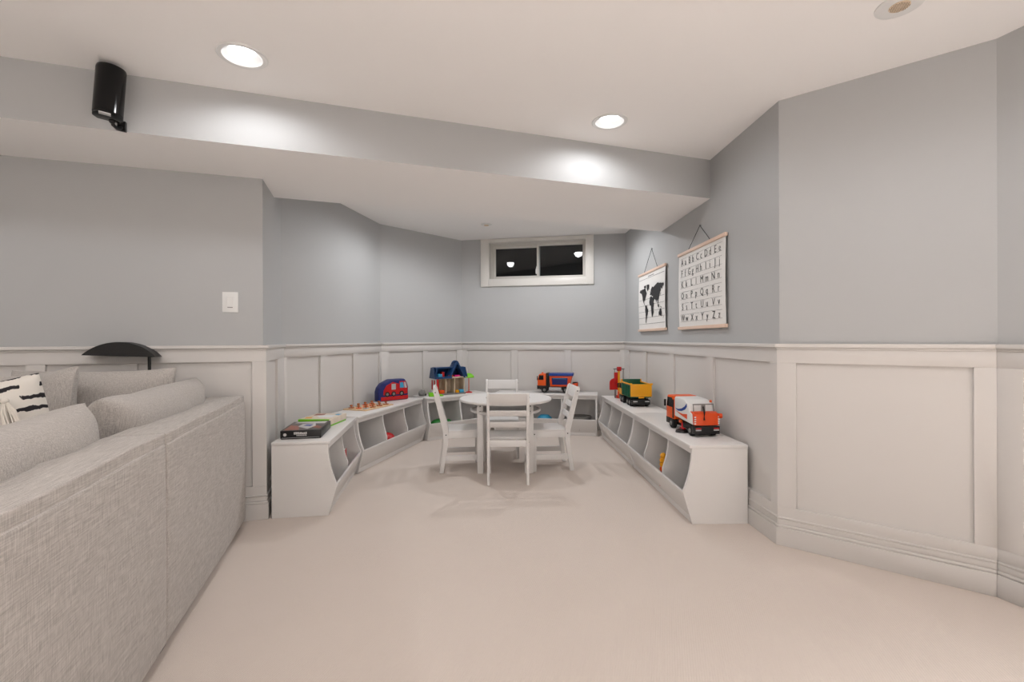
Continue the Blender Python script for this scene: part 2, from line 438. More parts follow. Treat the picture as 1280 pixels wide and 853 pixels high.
# dropped bulkhead across the room
b_fr = on_z(881.5, 247.5, HS); b_fl0 = on_z(0, 147, HS); b_far = on_z(825, 289.7, HS); b_fal = on_z(343.6, 247, HS)
fr = Vector((b_fr.x, b_fr.y)); fl = Vector((b_fl0.x, b_fl0.y)); fd = (fr - fl).normalized()
ar = Vector((b_far.x, b_far.y)); al = Vector((b_fal.x, b_fal.y)); ad = (ar - al).normalized()
pf0 = fl - fd * 2.55; pf1 = fr + fd * 0.06; pa1 = ar + ad * 0.06; pa0 = al - ad * 0.04
bpoly = [pf0, pf1, pa1, pa0, L1 + V * 0.05 - U * 0.03, L0 + V * 0.05 - U * 0.02]
bm = prism([tuple(p) for p in bpoly], HS, HC, 'z')
bm.normal_update()
for f in bm.faces:
    f.material_index = 1 if abs(f.normal.z) > 0.5 else 0
me_b = obj('ceiling_bulkhead', bm, ['wall', 'ceil'], smooth=False); struct(me_b)

# ------------------------------------------------------------------ window
wf, wrz = wall_frame(4, 0, 0)
win = bpy.data.objects.new('window_1', None); COL.objects.link(win); win.location = wf; win.rotation_euler = (0, 0, wrz); win['kind'] = 'structure'
win['label'] = 'white sliding basement window with two dark panes'
tu0 = wall_hit(4, 601.3, 330)[0]; tu1 = wall_hit(4, 742.3, 330)[0]
tz0 = (wall_hit(4, 602, 359.2)[1] + wall_hit(4, 742, 355)[1]) / 2; tz1 = HC - 0.004
CT = 0.024
obj('casing', B(tu0, hu0, -CT, 0, tz0, tz1, 0.002), 'vinyl', win); obj('casing', B(hu1, tu1, -CT, 0, tz0, tz1, 0.002), 'vinyl', win)
obj('casing', B(hu0, hu1, -CT, 0, hz1, tz1, 0.002), 'vinyl', win); obj('casing', B(hu0, hu1, -CT, 0, tz0, hz0, 0.002), 'vinyl', win)
rv = 0.012
bm = B(hu0, hu0 + rv, -CT + .004, 0.20, hz0, hz1); join(bm, B(hu1 - rv, hu1, -CT + .004, 0.20, hz0, hz1))
join(bm, B(hu0 + rv, hu1 - rv, -CT + .004, 0.20, hz0, hz0 + rv)); join(bm, B(hu0 + rv, hu1 - rv, -CT + .004, 0.20, hz1 - rv, hz1))
obj('reveal', bm, 'vinyl', win, smooth=False)
iu0, iu1, iz0, iz1 = hu0 + rv, hu1 - rv, hz0 + rv, hz1 - rv
fw = 0.03; mid = iu0 + (iu1 - iu0) * 0.505
def frame(u0, u1, z0, z1, y0, y1, w):
    bm = B(u0, u0 + w, y0, y1, z0, z1, 0.002); join(bm, B(u1 - w, u1, y0, y1, z0, z1, 0.002))
    join(bm, B(u0 + w, u1 - w, y0, y1, z0, z0 + w, 0.002)); return join(bm, B(u0 + w, u1 - w, y0, y1, z1 - w, z1, 0.002))
obj('window_frame', frame(iu0, iu1, iz0, iz1, 0.11, 0.19, 0.014), 'vinyl', win)
s1 = obj('sash', frame(iu0 + .014, mid + .018, iz0 + .014, iz1 - .014, 0.148, 0.175, 0.036), 'vinyl', win)
s2 = obj('sash', frame(mid - .018, iu1 - .014, iz0 + .014, iz1 - .014, 0.115, 0.145, 0.024), 'vinyl', win)
obj('pane', B(iu0 + .045, mid - .015, .160, .164, iz0 + .045, iz1 - .045), 'glass', s1, smooth=False)
obj('pane', B(mid + .004, iu1 - .036, .128, .132, iz0 + .036, iz1 - .036), 'glass', s2, smooth=False)
lk = B(mid - .034, mid - .018, .108, .148, iz0 + .07, iz0 + .13, .003); join(lk, B(mid - .026, mid - .018, .105, .13, iz0 + .12, iz0 + .16, .002))
obj('latch', lk, 'whitep', s2)
# window well outside, in the dark
cwx, crz = wall_frame(4, 0, 0)
ww = obj('window_well', B(hu0 - .3, hu1 + .3, 0.75, 0.80, hz0 - .3, hz1 + .2), 'asphalt', smooth=False)
join_b = B(hu0 - .3, hu1 + .3, 0.24, 0.80, hz0 - .34, hz0 - .3)
ww.location = cwx; ww.rotation_euler = (0, 0, crz); struct(ww)
obj('well_floor', join_b, 'asphalt', ww, smooth=False)

# ------------------------------------------------------------------ recessed lamps and other ceiling fittings
def lamp(s, label, watt=SPOT_W, cone=174, blend=0.5):
    t = thing('recessed_light', label, 'ceiling light', (s.x, s.y, HC), 0, 'recessed ceiling lights')
    obj('trim_ring', lathe([(0.080, 0.0), (0.104, 0.0), (0.104, -0.003), (0.100, -0.006), (0.082, -0.004)], 40, close=True), 'whitep', t)
    obj('baffle', lathe([(0.0815, -0.003), (0.054, 0.022), (0.054, 0.030), (0.0825, 0.030)], 40, close=True), 'whitep', t)
    obj('lens', lathe([(0, 0.023), (0.0542, 0.023)], 32), 'lens', t)
    ld = bpy.data.lights.new('beam', 'SPOT'); ld.energy = watt; ld.color = LAMP_COL; ld.spot_size = math.radians(cone); ld.spot_blend = blend; ld.shadow_soft_size = 0.055
    lo = bpy.data.objects.new('beam', ld); COL.objects.link(lo); lo.parent = t; lo.location = (0, 0, -0.012)
    return t
lamp(SPOTS[0], 'lit recessed ceiling light near the black speaker on the bulkhead')
lamp(SPOTS[1], 'lit recessed ceiling light above the play corner, before the bulkhead')
lamp(SPOTS[2], 'lit recessed ceiling light in the alcove, on the dollhouse side', ALCOVE_W)
lamp(SPOTS[3], 'lit recessed ceiling light in the alcove, on the dump truck side', ALCOVE_W)
lamp(SPOTS[4], 'lit recessed ceiling light above the corner sofa')
for k, s in enumerate(SPOTS[5:]):  # added fill lamps out of view; rear beams narrowed to bounce off the floor
    lamp(s, 'lit recessed ceiling light added out of view as fill for the open room', REAR_FILL_W[k // 3], 174 if k < 3 else 95, 0.5 if k < 3 else 1.0)

p = on_z(1124.5, 6.5, HC)
t = thing('ceiling_vent', 'round white ceiling vent with beige perforated centre', 'vent', (p.x, p.y, HC))
obj('flange', lathe([(0.0, 0), (0.078, 0), (0.078, -0.003), (0.062, -0.007), (0.036, -0.005), (0.0, -0.005)], 40), 'whitep', t)
g = obj('grille', lathe([(0, -0.004), (0.034, -0.004), (0.034, -0.007), (0, -0.009)], 32), 'grille', t)
hb = nb()
for a in range(-5, 6):
    for b_ in range(-5, 6):
        x, y = a * 0.0058 + (b_ % 2) * 0.0029, b_ * 0.0052
        if x * x + y * y < 0.031 ** 2: join(hb, cyl(0.0013, 0.0012, (x, y, -0.0086), seg=6))
hk = obj('perforation', hb, 'dark', g); hk['kind'] = 'stuff'
p = on_z(608, 280.5, HC)
t = thing('sprinkler_cover', 'small round white cover on the alcove ceiling', 'ceiling cover', (p.x, p.y, HC))
obj('plate', lathe([(0, 0), (0.062, 0), (0.062, -0.004), (0.055, -0.008), (0, -0.010)], 32), 'whitep', t)
obj('cap', lathe([(0, -0.009), (0.026, -0.009), (0.024, -0.017), (0, -0.019)], 24), 'cream', t)

# light switch on the left wall
u, z = wall_hit(0, 288, 378)
p, rz = wall_frame(0, u, 0, z)
t = thing('light_switch', 'white rocker light switch on the grey wall', 'light switch', p, rz)
obj('wall_plate', B(-.043, .043, -.006, 0, -.062, .062, .003), 'whitep', t)
obj('switch_frame', B(-.020, .020, -.0085, -.005, -.036, .036, .001), 'whitep', t)
r = obj('rocker', prism([(-.008, -.028), (-.0125, .032), (-.006, .032), (-.006, -.028)], -.0165, .0165, 'x', .0006), 'whitep', t)
obj('indicator_slot', B(-.014, .014, -.0095, -.006, -.034, -.0295), 'greyp', t)

# speaker bracketed to the bulkhead face
sx = on_z(139, 79, 2.365)
t_f = ray(141, 110); nrm = Vector((fd.y, -fd.x))
tt = nrm.dot(fl) / nrm.dot(Vector((t_f.x, t_f.y))); hitp = Vector((t_f.x, t_f.y)) * tt
t = thing('wall_speaker', 'black half-round satellite speaker bracketed to the ceiling bulkhead', 'speaker', (hitp.x, hitp.y, HS), math.atan2(fd.y, fd.x))
prof = [(0.058 * math.sin(a) * 0.95, -0.052 * math.cos(a) - .02) for a in [math.radians(-100 + 200 * k / 20) for k in range(21)]]
prof += [(0.038, 0.012), (-0.038, 0.012)]
tilt = Matrix.Translation((0.022, -0.085, 0.128)) @ Matrix.Rotation(math.radians(-4), 4, 'X') @ Matrix.Rotation(math.radians(20), 4, 'Z') @ Matrix.Rotation(math.radians(2), 4, 'Y')
obj('cabinet', xf(prism(prof, -0.118, 0.118, 'z', 0.004, 2), tilt), 'gloss', t)
gp = [(0.0565 * math.sin(a), -0.0535 * math.cos(a) - .02) for a in [math.radians(-80 + 160 * k / 20) for k in range(21)]] + [(.045, -.02), (-.045, -.02)]
obj('front_grille', xf(prism(gp, -0.106, 0.106, 'z', 0.001), tilt), 'gloss', t)
obj('badge_strip', xf(B(-.03, .012, -.0735, -.05, -.121, -.1165, .001), tilt), 'silver', t)
br = tube([(0.030, -.085, .018), (0.030, -.075, -.002), (.034, -.045, -.006), (.038, -.012, .012)], 0.008, 10)
obj('bracket_arm', join(br, sphere(.013, (0.030, -.085, .012))), 'black', t)
obj('bracket_foot', prism([(-.018, -.004), (.018, -.010), (.018, .040), (-.018, .046)], -.014, 0, 'y', .003), 'black', t)
bpy.data.objects['bracket_foot'].location = (.038, 0, 0.004)

# ------------------------------------------------------------------ wall posters
def text_mesh(s, size, cx, cz, y):
    cu = bpy.data.curves.new('txt', 'FONT'); cu.body = s; cu.size = size; cu.align_x = 'CENTER'; cu.extrude = 0.0004; cu.resolution_u = 2
    cu.offset = -0.0008
    o = bpy.data.objects.new('txt', cu); COL.objects.link(o)
    dg = bpy.context.evaluated_depsgraph_get(); dg.update()
    me = bpy.data.meshes.new_from_object(o.evaluated_get(dg))
    bm = nb(); bm.from_mesh(me)
    bpy.data.objects.remove(o); bpy.data.curves.remove(cu); bpy.data.meshes.remove(me)
    return xf(bm, Matrix.Translation((cx, y, cz)) @ Matrix.Rotation(math.pi / 2, 4, 'X'))
def poster(name, label, L, Rr, T0, T1, B0, B1, apex, c0, c1):
    """T/B: pixels of bar ends (left top, right top, left bottom, right bottom)"""
    uL = (wall_hit(5, *T0, .02)[0] + wall_hit(5, *B0, .02)[0]) / 2; uR = (wall_hit(5, *T1, .02)[0] + wall_hit(5, *B1, .02)[0]) / 2
    zt = (wall_hit(5, *T0, .02)[1] + wall_hit(5, *T1, .02)[1]) / 2; zb = (wall_hit(5, *B0, .02)[1] + wall_hit(5, *B1, .02)[1]) / 2
    p, rz = wall_frame(5, (uL + uR) / 2, 0, zb)
    w = uR - uL; h = zt - zb
    t = thing(name, label, 'poster', p, rz)
    hw = w / 2
    bm = nb(); n = 14; rows = []
    for k in range(n + 1):
        zz = h * k / n; yy = -.017 - .006 * math.sin(math.pi * k / n)
        rows.append([bm.verts.new((x, yy + d, zz)) for x, d in ((-hw + .008, 0), (hw - .008, 0), (hw - .008, .0012), (-hw + .008, .0012))])
    for a, b in zip(rows, rows[1:]):
        for k in range(4): bm.faces.new((a[k], a[(k + 1) % 4], b[(k + 1) % 4], b[k]))
    bm.faces.new(rows[0]); bm.faces.new(rows[-1][::-1])
    obj('paper', bm, 'paper', t)
    for zz in (h - .004, .008):
        obj('wooden_bar', B(-hw, hw, -.029, -.008, zz - .012, zz + .012, .0025), 'wood', t)
    ap = wall_hit(5, *apex, .01); a0 = wall_hit(5, *c0, .015); a1 = wall_hit(5, *c1, .015); um = (uL + uR) / 2
    obj('hanging_cord', tube([(a0[0] - um, -.018, h + .004), (ap[0] - um, -.008, ap[1] - zb), (a1[0] - um, -.018, h + .004)], .0022, 6), 'cord', t)
    obj('nail', cyl(.005, .012, (ap[0] - um, -.007, ap[1] - zb), 'y', 10), 'steel', t)
    return t, hw, h
def paper_y(z, h): return -.0185 - .006 * math.sin(math.pi * max(0, min(1, z / h)))
t, hw, h = poster('map_poster', 'black and white world map poster hung on wooden bars', 0, 0, (799.4, 345), (832, 330), (797.5, 414.5), (832, 412.5), (814.3, 311), (805.5, 338.5), (822.3, 330.5))
CONT = [[(-168, 66), (-155, 71), (-125, 70), (-95, 72), (-80, 73), (-64, 60), (-56, 52), (-66, 44), (-75, 38), (-81, 26), (-90, 30), (-97, 26), (-96, 18), (-88, 17), (-80, 8), (-92, 14), (-106, 21), (-118, 33), (-124, 46), (-135, 58), (-152, 59)],
        [(-55, 82), (-22, 82), (-22, 70), (-43, 60), (-53, 68)], [(-100, 80), (-72, 83), (-66, 76), (-90, 75)],
        [(-80, 8), (-62, 10), (-50, 0), (-35, -6), (-39, -18), (-48, -26), (-58, -36), (-66, -46), (-68, -55), (-74, -50), (-72, -20), (-81, -5)],
        [(-17, 20), (-8, 35), (10, 37), (32, 31), (43, 12), (51, 11), (40, -4), (40, -16), (33, -27), (26, -34), (18, -34), (12, -17), (9, 4), (-8, 5), (-17, 14)],
        [(-10, 43), (-2, 48), (8, 54), (6, 60), (22, 70), (42, 67), (68, 72), (102, 77), (140, 73), (178, 69), (178, 63), (162, 60), (157, 52), (142, 58), (140, 48), (128, 40), (121, 32), (115, 22), (108, 18), (108, 10), (103, 2), (98, 16), (88, 22), (80, 10), (72, 20), (58, 25), (45, 14), (36, 30), (36, 36), (27, 38), (20, 38), (12, 44), (2, 42)],
        [(114, -22), (130, -12), (143, -12), (152, -26), (147, -38), (130, -32), (116, -34)], [(96, 5), (106, -6), (118, -8), (119, 4), (109, 2)], [(131, -2), (150, -7), (147, -10), (134, -6)], [(44, -16), (50, -16), (46, -26)], [(-6, 50), (1, 52), (-4, 58)], [(-23, 66), (-14, 66), (-18, 63)], [(130, 32), (141, 36), (143, 44), (138, 36)], [(168, -45), (176, -38), (173, -42)]]
bm = nb()
kx = (hw - .03) / 180.0; zc = h * 0.45; kz = h * 0.33 / 70.0
for c in CONT:
    cc = []
    for a, b_ in zip(c, c[1:] + c[:1]):
        ln = math.hypot(b_[0] - a[0], b_[1] - a[1]); nsub = max(1, int(ln / 6))
        for q in range(nsub):
            f_ = q / nsub; j_ = 1.6 if q else 0.6
            cc.append((a[0] + (b_[0] - a[0]) * f_ + random.uniform(-j_, j_) * 1.3, a[1] + (b_[1] - a[1]) * f_ + random.uniform(-j_, j_)))
    pts = [(x * kx, zc + (y - 12) * kz) for x, y in cc]
    y0 = paper_y(zc, h) - .0016
    join(bm, prism(pts, y0, y0 + .0008, 'y'))
obj('map_print', bm, 'ink', t, smooth=False)
bm = nb()
for zz in (.075, .14, .205, .27, .335): join(bm, B(-hw + .02, hw - .02, paper_y(zz * h / .62, h) - .0012, paper_y(zz * h / .62, h) - .0004, zz * h / .62 - .0012, zz * h / .62 + .0012))
join(bm, B(-hw + .03, hw - .03, -.0205, -.0195, h - .062, h - .059)); join(bm, B(-.09, .09, -.0205, -.0195, h - .048, h - .042))
obj('ruled_lines', bm, 'inkgrey', t, smooth=False)

t, hw, h = poster('alphabet_poster', 'white alphabet handwriting poster hung on wooden bars', 0, 0, (848, 319.5), (907.5, 292), (848.5, 411), (908, 410), (874.5, 282), (860.5, 310.5), (888.5, 296))
rows = ['Aa Bb Cc Dd Ee', 'Ff Gg Hh Ii Jj', 'Kk Ll Mm Nn', 'Oo Pp Qq Rr', 'Ss Tt Uu Vv', 'Ww Xx Yy Zz']
for k, s in enumerate(rows):
    zz = h * (0.835 - 0.147 * k); words = s.split(); n = len(words)
    yy = paper_y(zz + .03, h) - .0012
    for j, wd in enumerate(words):
        cx = -hw + .045 + (2 * hw - .09) * (j + .5) / n
        ww_ = (2 * hw - .09) / n * .47
        for q, c in enumerate(wd):
            obj('letter', text_mesh(c, .074, cx + (-.5 + q) * ww_ * .95, zz + .002, yy), 'ink', t, smooth=False)
        for z2 in (zz - .002, zz + .0555): obj('ruled_line', B(cx - ww_, cx + ww_, yy - .0002, yy + .0004, z2, z2 + .0014), 'inkgrey', t, smooth=False)

# ------------------------------------------------------------------ storage benches with open bins
UH, UD, LIP = 0.47, 0.335, 0.052
def bench(label, org, hdg, L, n):
    """hdg: compass heading of the long side (0 = along the view, clockwise)"""
    a = math.radians(90 - hdg)
    t = thing('storage_bench', label, 'storage bench', (org[0], org[1], 0), a, 'white storage benches round the alcove')
    th = 0.018
    curve = []
    for k in range(9):
        s = k / 8
        curve.append((-LIP * (1 - s) ** 1.9, 0.195 + (0.43 - 0.195) * (s ** 1.0)))
    side = [(UD, 0.0), (0.0, 0.0), (-LIP, 0.185)] + curve + [(0.0, UH - .02), (UD, UH - .02)]
    obj('side_panel', prism(side, 0, th, 'x', .001), 'furn', t); obj('side_panel', prism(side, L - th, L, 'x', .001), 'furn', t)
    obj('top', B(-.004, L + .004, -.012, UD + .002, UH - .020, UH, .003), 'furn', t)
    obj('top_rail', B(th, L - th, 0.004, .022, UH - .055, UH - .0195, .001), 'furn', t)
    obj('back_panel', B(th, L - th, UD - .012, UD - .004, .01, UH - .02), 'furn', t)
    obj('bin_floor', B(th, L - th, .006, UD - .012, .045, .060), 'furn', t)
    lipp = [(.006, .03), (.020, .03), (-LIP + .015, .187), (-LIP + .012, .193), (-LIP - .001, .193), (-LIP - .001, .180)]
    obj('bin_front', prism(lipp, th, L - th, 'x', .001), 'furn', t)
    obj('kick_board', B(th, L - th, .004, .020, 0, .034), 'furn', t)
    dv = [(UD - .012, .058), (.014, .058), (-LIP + .018, .186)] + [(y + .006, z) for y, z in curve[1:]] + [(.004, UH - .02), (UD - .012, UH - .02)]
    for k in range(1, n):
        x = th / 2 + (L - th) * k / n
        obj('divider', prism(dv, x - .008, x + .008, 'x', .0008), 'furn', t)
    return t
def bench_pt(org, hdg, s, d, z=UH):
    a = math.radians(hdg); h_ = Vector((math.sin(a), math.cos(a))); n_ = Vector((-h_.y, h_.x))
    p = Vector(org) + h_ * s + n_ * d
    return Vector((p.x, p.y, z))
U1 = ((-1.158, 2.965), -8.5); U2 = ((-1.278, 3.89), 13.2); U3 = ((-0.925, 5.13), 52.0)
rx, ry = 0.965, 5.365; a4 = math.radians(10.7)
U4 = ((rx - 1.20 * math.cos(a4), ry + 1.20 * math.sin(a4)), 90 + 10.7)
UR2 = ((1.012, 5.285), 178.8); hr = math.radians(178.8)
UR1 = ((1.012 + 1.245 * math.sin(hr), 5.285 + 1.245 * math.cos(hr)), 178.8)
bench('white open-bin storage bench carrying the black puzzle box', *U1, 0.90, 2)
bench('white three-bin storage bench carrying the fire engine case and peg puzzle', *U2, 1.30, 3)
bench('white open-bin storage bench carrying the dollhouse', *U3, 0.84, 2)
bench('white open-bin storage bench below the window, carrying the orange truck', *U4, 1.20, 3)
bench('white three-bin storage bench carrying the green dump truck', *UR2, 1.24, 3)
bench('white three-bin storage bench carrying the orange and white sweeper truck', *UR1, 1.24, 3)

# ------------------------------------------------------------------ table
TC = (-0.058, 4.085)
t = thing('round_table', 'round white kids table with a lower shelf', 'table', (TC[0], TC[1], 0), 0)
obj('tabletop', lathe([(0, .580), (.389, .580), (.395, .585), (.395, .596), (.390, .601), (0, .601)], 72), 'furn', t)
obj('shelf', lathe([(0, .488), (.297, .488), (.302, .492), (.302, .508), (.297, .511), (.288, .511), (.288, .500), (0, .500)], 64), 'furn', t)
for sx_ in (-1, 1):
    for sy in (-1, 1):
        lg = obj('leg', B(sx_ * .206 - .025, sx_ * .206 + .025, sy * .19 - .02, sy * .19 + .02, 0, .5805, .003), 'furn', t)
        for bz in (.555, .510): obj('bolt', cyl(.0055, .003, (sx_ * .206, sy * .212, bz), 'y', 10), 'blackmetal', lg)
    obj('apron', B(sx_ * .206 - .01, sx_ * .206 + .01, -.17, .17, .535, .5805, .001), 'furn', t)

# ------------------------------------------------------------------ kids chairs (local +y is the way the sitter faces)
def make_chair(label, loc, rz):
    t = thing('kids_chair', label, 'chair', loc, rz, 'white kids chairs at the round table')
    W, zs = .150, .350
    for s in (-1, 1):
        x0, x1 = (s * W - .010, s * W + .010) if True else 0
        post = [(-.205, 0), (-.170, 0), (-.130, .26), (-.130, .37), (-.222, .690), (-.236, .706), (-.252, .700), (-.256, .684), (-.174, .34), (-.170, .26)]
        p_ = obj('rear_leg', prism(post, x0, x1, 'x', .002), 'furn', t)
        for by, bz in ((-.236, .668), (-.150, .315)): obj('bolt', cyl(.005, .003, (s * (W + .0108), by, bz), 'x', 10), 'blackmetal', p_)
        f_ = obj('front_leg', B(x0, x1, .115, .147, 0, .332, .002), 'furn', t)
        obj('bolt', cyl(.005, .003, (s * (W + .0108), .131, .312), 'x', 10), 'blackmetal', f_)
        obj('side_rail', B(s * (W - .001) - .009, s * (W - .001) + .009, -.14, .118, .285, .333, .001), 'furn', t)
        obj('stretcher', B(s * W - .008, s * W + .008, -.158, .118, .098, .142, .001), 'furn', t)
    obj('seat', B(-W - .008, W + .008, -.128, .158, .332, zs, .005), 'furn', t)
    obj('seat_rail', B(-W + .010, W - .010, -.163, -.145, .283, .333, .001), 'furn', t)
    obj('seat_rail', B(-W + .010, W - .010, .122, .140, .290, .333, .001), 'furn', t)
    def slat(nm, z0, z1):
        f = lambda z: -.152 - (z - .355) * .278
        obj(nm, prism([(f(z0) - .008, z0), (f(z0) + .008, z0), (f(z1) + .008, z1), (f(z1) - .008, z1)], -W + .009, W - .009, 'x', .0015), 'furn', t)
    slat('top_rail', .612, .698); slat('back_slat', .522, .566); slat('back_slat', .434, .476)
    return t
R = math.radians
ch = make_chair('white ladder-back kids chair with its back towards the open floor', (-.036, 3.765, 0), R(1))
dup(ch, (-.100, 4.500, 0), R(181), 'white ladder-back kids chair between the table and the window bench')
dup(ch, (-.425, 4.075, 0), R(-81), 'white ladder-back kids chair on the dollhouse side of the table')
dup(ch, (.297, 4.095, 0), R(96), 'white ladder-back kids chair on the truck bench side of the table')

# ------------------------------------------------------------------ sectional sofa (local x away from its back, local y along its back towards the room)
S0 = Vector((-1.591, 2.815)); q_ = -U; srz = math.atan2(q_.y, q_.x)
def sofa_pt(x, y, z=0): p = S0 + q_ * x - V * y; return Vector((p.x, p.y, z))
sofa = thing('sectional_sofa', 'large beige-grey linen corner sofa standing before the wainscot wall', 'sofa', (S0.x, S0.y, 0), srz)
ZB, ZT = .036, .752
def soft(bm, seed=0, amp=.004, cuts=0):
    if cuts: bmesh.ops.subdivide_edges(bm, edges=bm.edges[:], cuts=cuts, use_grid_fill=True)
    for v in bm.verts:
        q = v.co * 2.2 + Vector((seed * 3.3, 0, 0)); v.co += Vector((noise.noise(q), noise.noise(q + Vector((5, 0, 0))), noise.noise(q + Vector((0, 7, 0))))) * amp
    return bm
ML = 1.215
def sbox(x0, x1, y0, y1, z0, z1, bev, seed, amp=.004, cuts=13, seg=4):
    bm = B(x0, x1, y0, y1, z0, z1)
    bmesh.ops.subdivide_edges(bm, edges=bm.edges[:], cuts=cuts, use_grid_fill=True)
    sharp = [e for e in bm.edges if len(e.link_faces) == 2 and e.calc_face_angle() > 1.0]
    bmesh.ops.bevel(bm, geom=sharp, offset=bev, segments=seg, affect='EDGES', profile=.5, clamp_overlap=True)
    return soft(bm, seed, amp)
for k in range(2):
    y0 = k * ML + (.004 if k else 0); y1 = (k + 1) * ML - .003
    obj('back_panel', sbox(0, .175, y0, y1, ZB, ZT - .012, .010, k + 1, .006), 'linen', sofa)
    obj('back_top_pad', sbox(.004, .175, y0 + .001, y1 - .001, ZT - .050, ZT + .024, .034, k + 1, .006), 'linen', sofa)
obj('back_panel', sbox(.20, 2.9, 0, .19, ZB, ZT - .012, .012, 5, .003), 'linen', sofa)
obj('back_top_pad', sbox(.20, 2.9, .001, .20, ZT - .050, ZT + .024, .034, 6, .006), 'linen', sofa)
obj('seat_base', sbox(.19, 1.02, .19, 2 * ML, ZB, .28, .012, 8, .003), 'linen', sofa)
obj('seat_base', sbox(1.03, 2.9, .19, 1.02, ZB, .28, .012, 9, .003), 'linen', sofa)
for k, (a, b, c, d) in enumerate(((.195, 1.04, .195, 1.04), (.195, 1.04, 1.05, 1.73), (.195, 1.04, 1.74, 2 * ML), (1.05, 1.96, .195, 1.04), (1.97, 2.89, .195, 1.04))):
    obj('seat_cushion', sbox(a, b, c, d, .282, .445, .045, 20 + k, .006), 'linen', sofa)
for x, y in ((.05, .06), (.05, 1.18), (.05, 2.36), (.95, 2.36), (.95, 1.1), (2.8, .06), (2.8, .95)):
    obj('foot', B(x - .025, x + .025, y - .025, y + .025, 0, ZB + .004), 'blackmetal', sofa, smooth=False)

def cushion(name, label, w, h, t, x, y, z, rz, lean, seed, m='linen', roll=0, grp='loose sofa back cushions', wr=.012, sq=2.6):
    o = obj(name, pillow(w, h, t, seed=seed, wr=wr, sq=sq), m)
    p = sofa_pt(x, y, z)
    o.matrix_world = Matrix.Translation(p) @ Matrix.Rotation(srz + rz, 4, 'Z') @ Matrix.Rotation(lean, 4, 'X') @ Matrix.Rotation(roll, 4, 'Y')
    return tag(o, label, 'cushion', grp)
# local pillow x = width, y = thickness.  rz=90deg turns the width along the sofa's y
cushion('back_cushion', 'plump linen back cushion in the sofa corner against the long back', 1.06, .455, .23, .285, .585, .44, R(90), R(-6), 1, sq=5)
cushion('back_cushion', 'plump linen back cushion standing beside the striped throw pillow', .98, .445, .24, .30, 1.66, .44, R(90), R(-6), 2, sq=5)
cushion('back_cushion', 'flat-topped linen back cushion below the black lamp', .68, .52, .17, .62, .275, .44, 0, R(5), 3, sq=6)
cushion('back_cushion', 'slouching linen cushion with pinched corner before the wainscot', .46, .525, .20, .77, .545, .44, R(-24), R(11), 4, roll=R(6), wr=.02)
cp = cushion('throw_pillow', 'white throw pillow with black stripes and a tassel', .50, .50, .17, .68, .88, .445, R(29), R(14), 5, 'stripe', roll=R(12), grp='patterned throw pillows', wr=.016)
ts = nb(); random.seed(3)
for k in range(46):
    a = random.uniform(-.020, .020); b_ = random.uniform(-.010, .010); l_ = random.uniform(.105, .13)
    join(ts, tube([(a * .2, b_ * .2, 0), (a * .9 + random.uniform(-.003, .003), b_ + .010, -.045), (a * 1.25 + random.uniform(-.004, .004), b_ * 1.3 + .010, -l_)], .0030, 5))
join(ts, sphere(.013, (0, 0, 0)))
tas = obj('tassel', ts, 'tassel', cp)
tas.location = (-.13, .085, .40)

# ------------------------------------------------------------------ black floor lamp behind the sofa
p0, rz0 = wall_frame(0, wall_hit(0, 186, 455, .07)[0], .062)
t = thing('floor_lamp', 'black floor lamp with an arched shade behind the sofa', 'lamp', p0, rz0)
obj('base', lathe([(0, 0), (.055, 0), (.055, .010), (.05, .014), (0, .016)], 32), 'blackmetal', t)
obj('pole', tube([(0, 0, .012), (0, 0, .5), (0, 0, 1.05)], .008, 12), 'blackmetal', t)
arc = []
hw_, sg = .172, .078
Rr = (hw_ ** 2 + sg ** 2) / (2 * sg)
am = math.asin(hw_ / Rr)
up = [(Rr * math.sin(-am + 2 * am * k / 24), Rr * math.cos(-am + 2 * am * k / 24) - Rr + sg) for k in range(25)]
obj('lamp_shade', xf(prism(up, -.045, .045, 'y', .0015), Matrix.Translation((-.12, -.012, 1.018)) @ Matrix.Rotation(R(2.5), 4, 'Y')), 'blackmetal', t)

# ------------------------------------------------------------------ toys
def wheel(par, x, y, r, w, hub='greyp'):
    wv = obj('wheel', lathe([(0, -w / 2), (r * .8, -w / 2), (r, -w / 2 + .006), (r, w / 2 - .006), (r * .8, w / 2), (0, w / 2)], 24, (x, y, r), 'y'), 'rubber', par)
    s = 1 if y > 0 else -1
    obj('hub', lathe([(0, 0), (r * .46, 0), (r * .40, s * .004), (r * .2, s * .002), (r * .16, s * .007), (0, s * .007)], 20, (x, y + s * w / 2, r), 'y'), hub, wv)

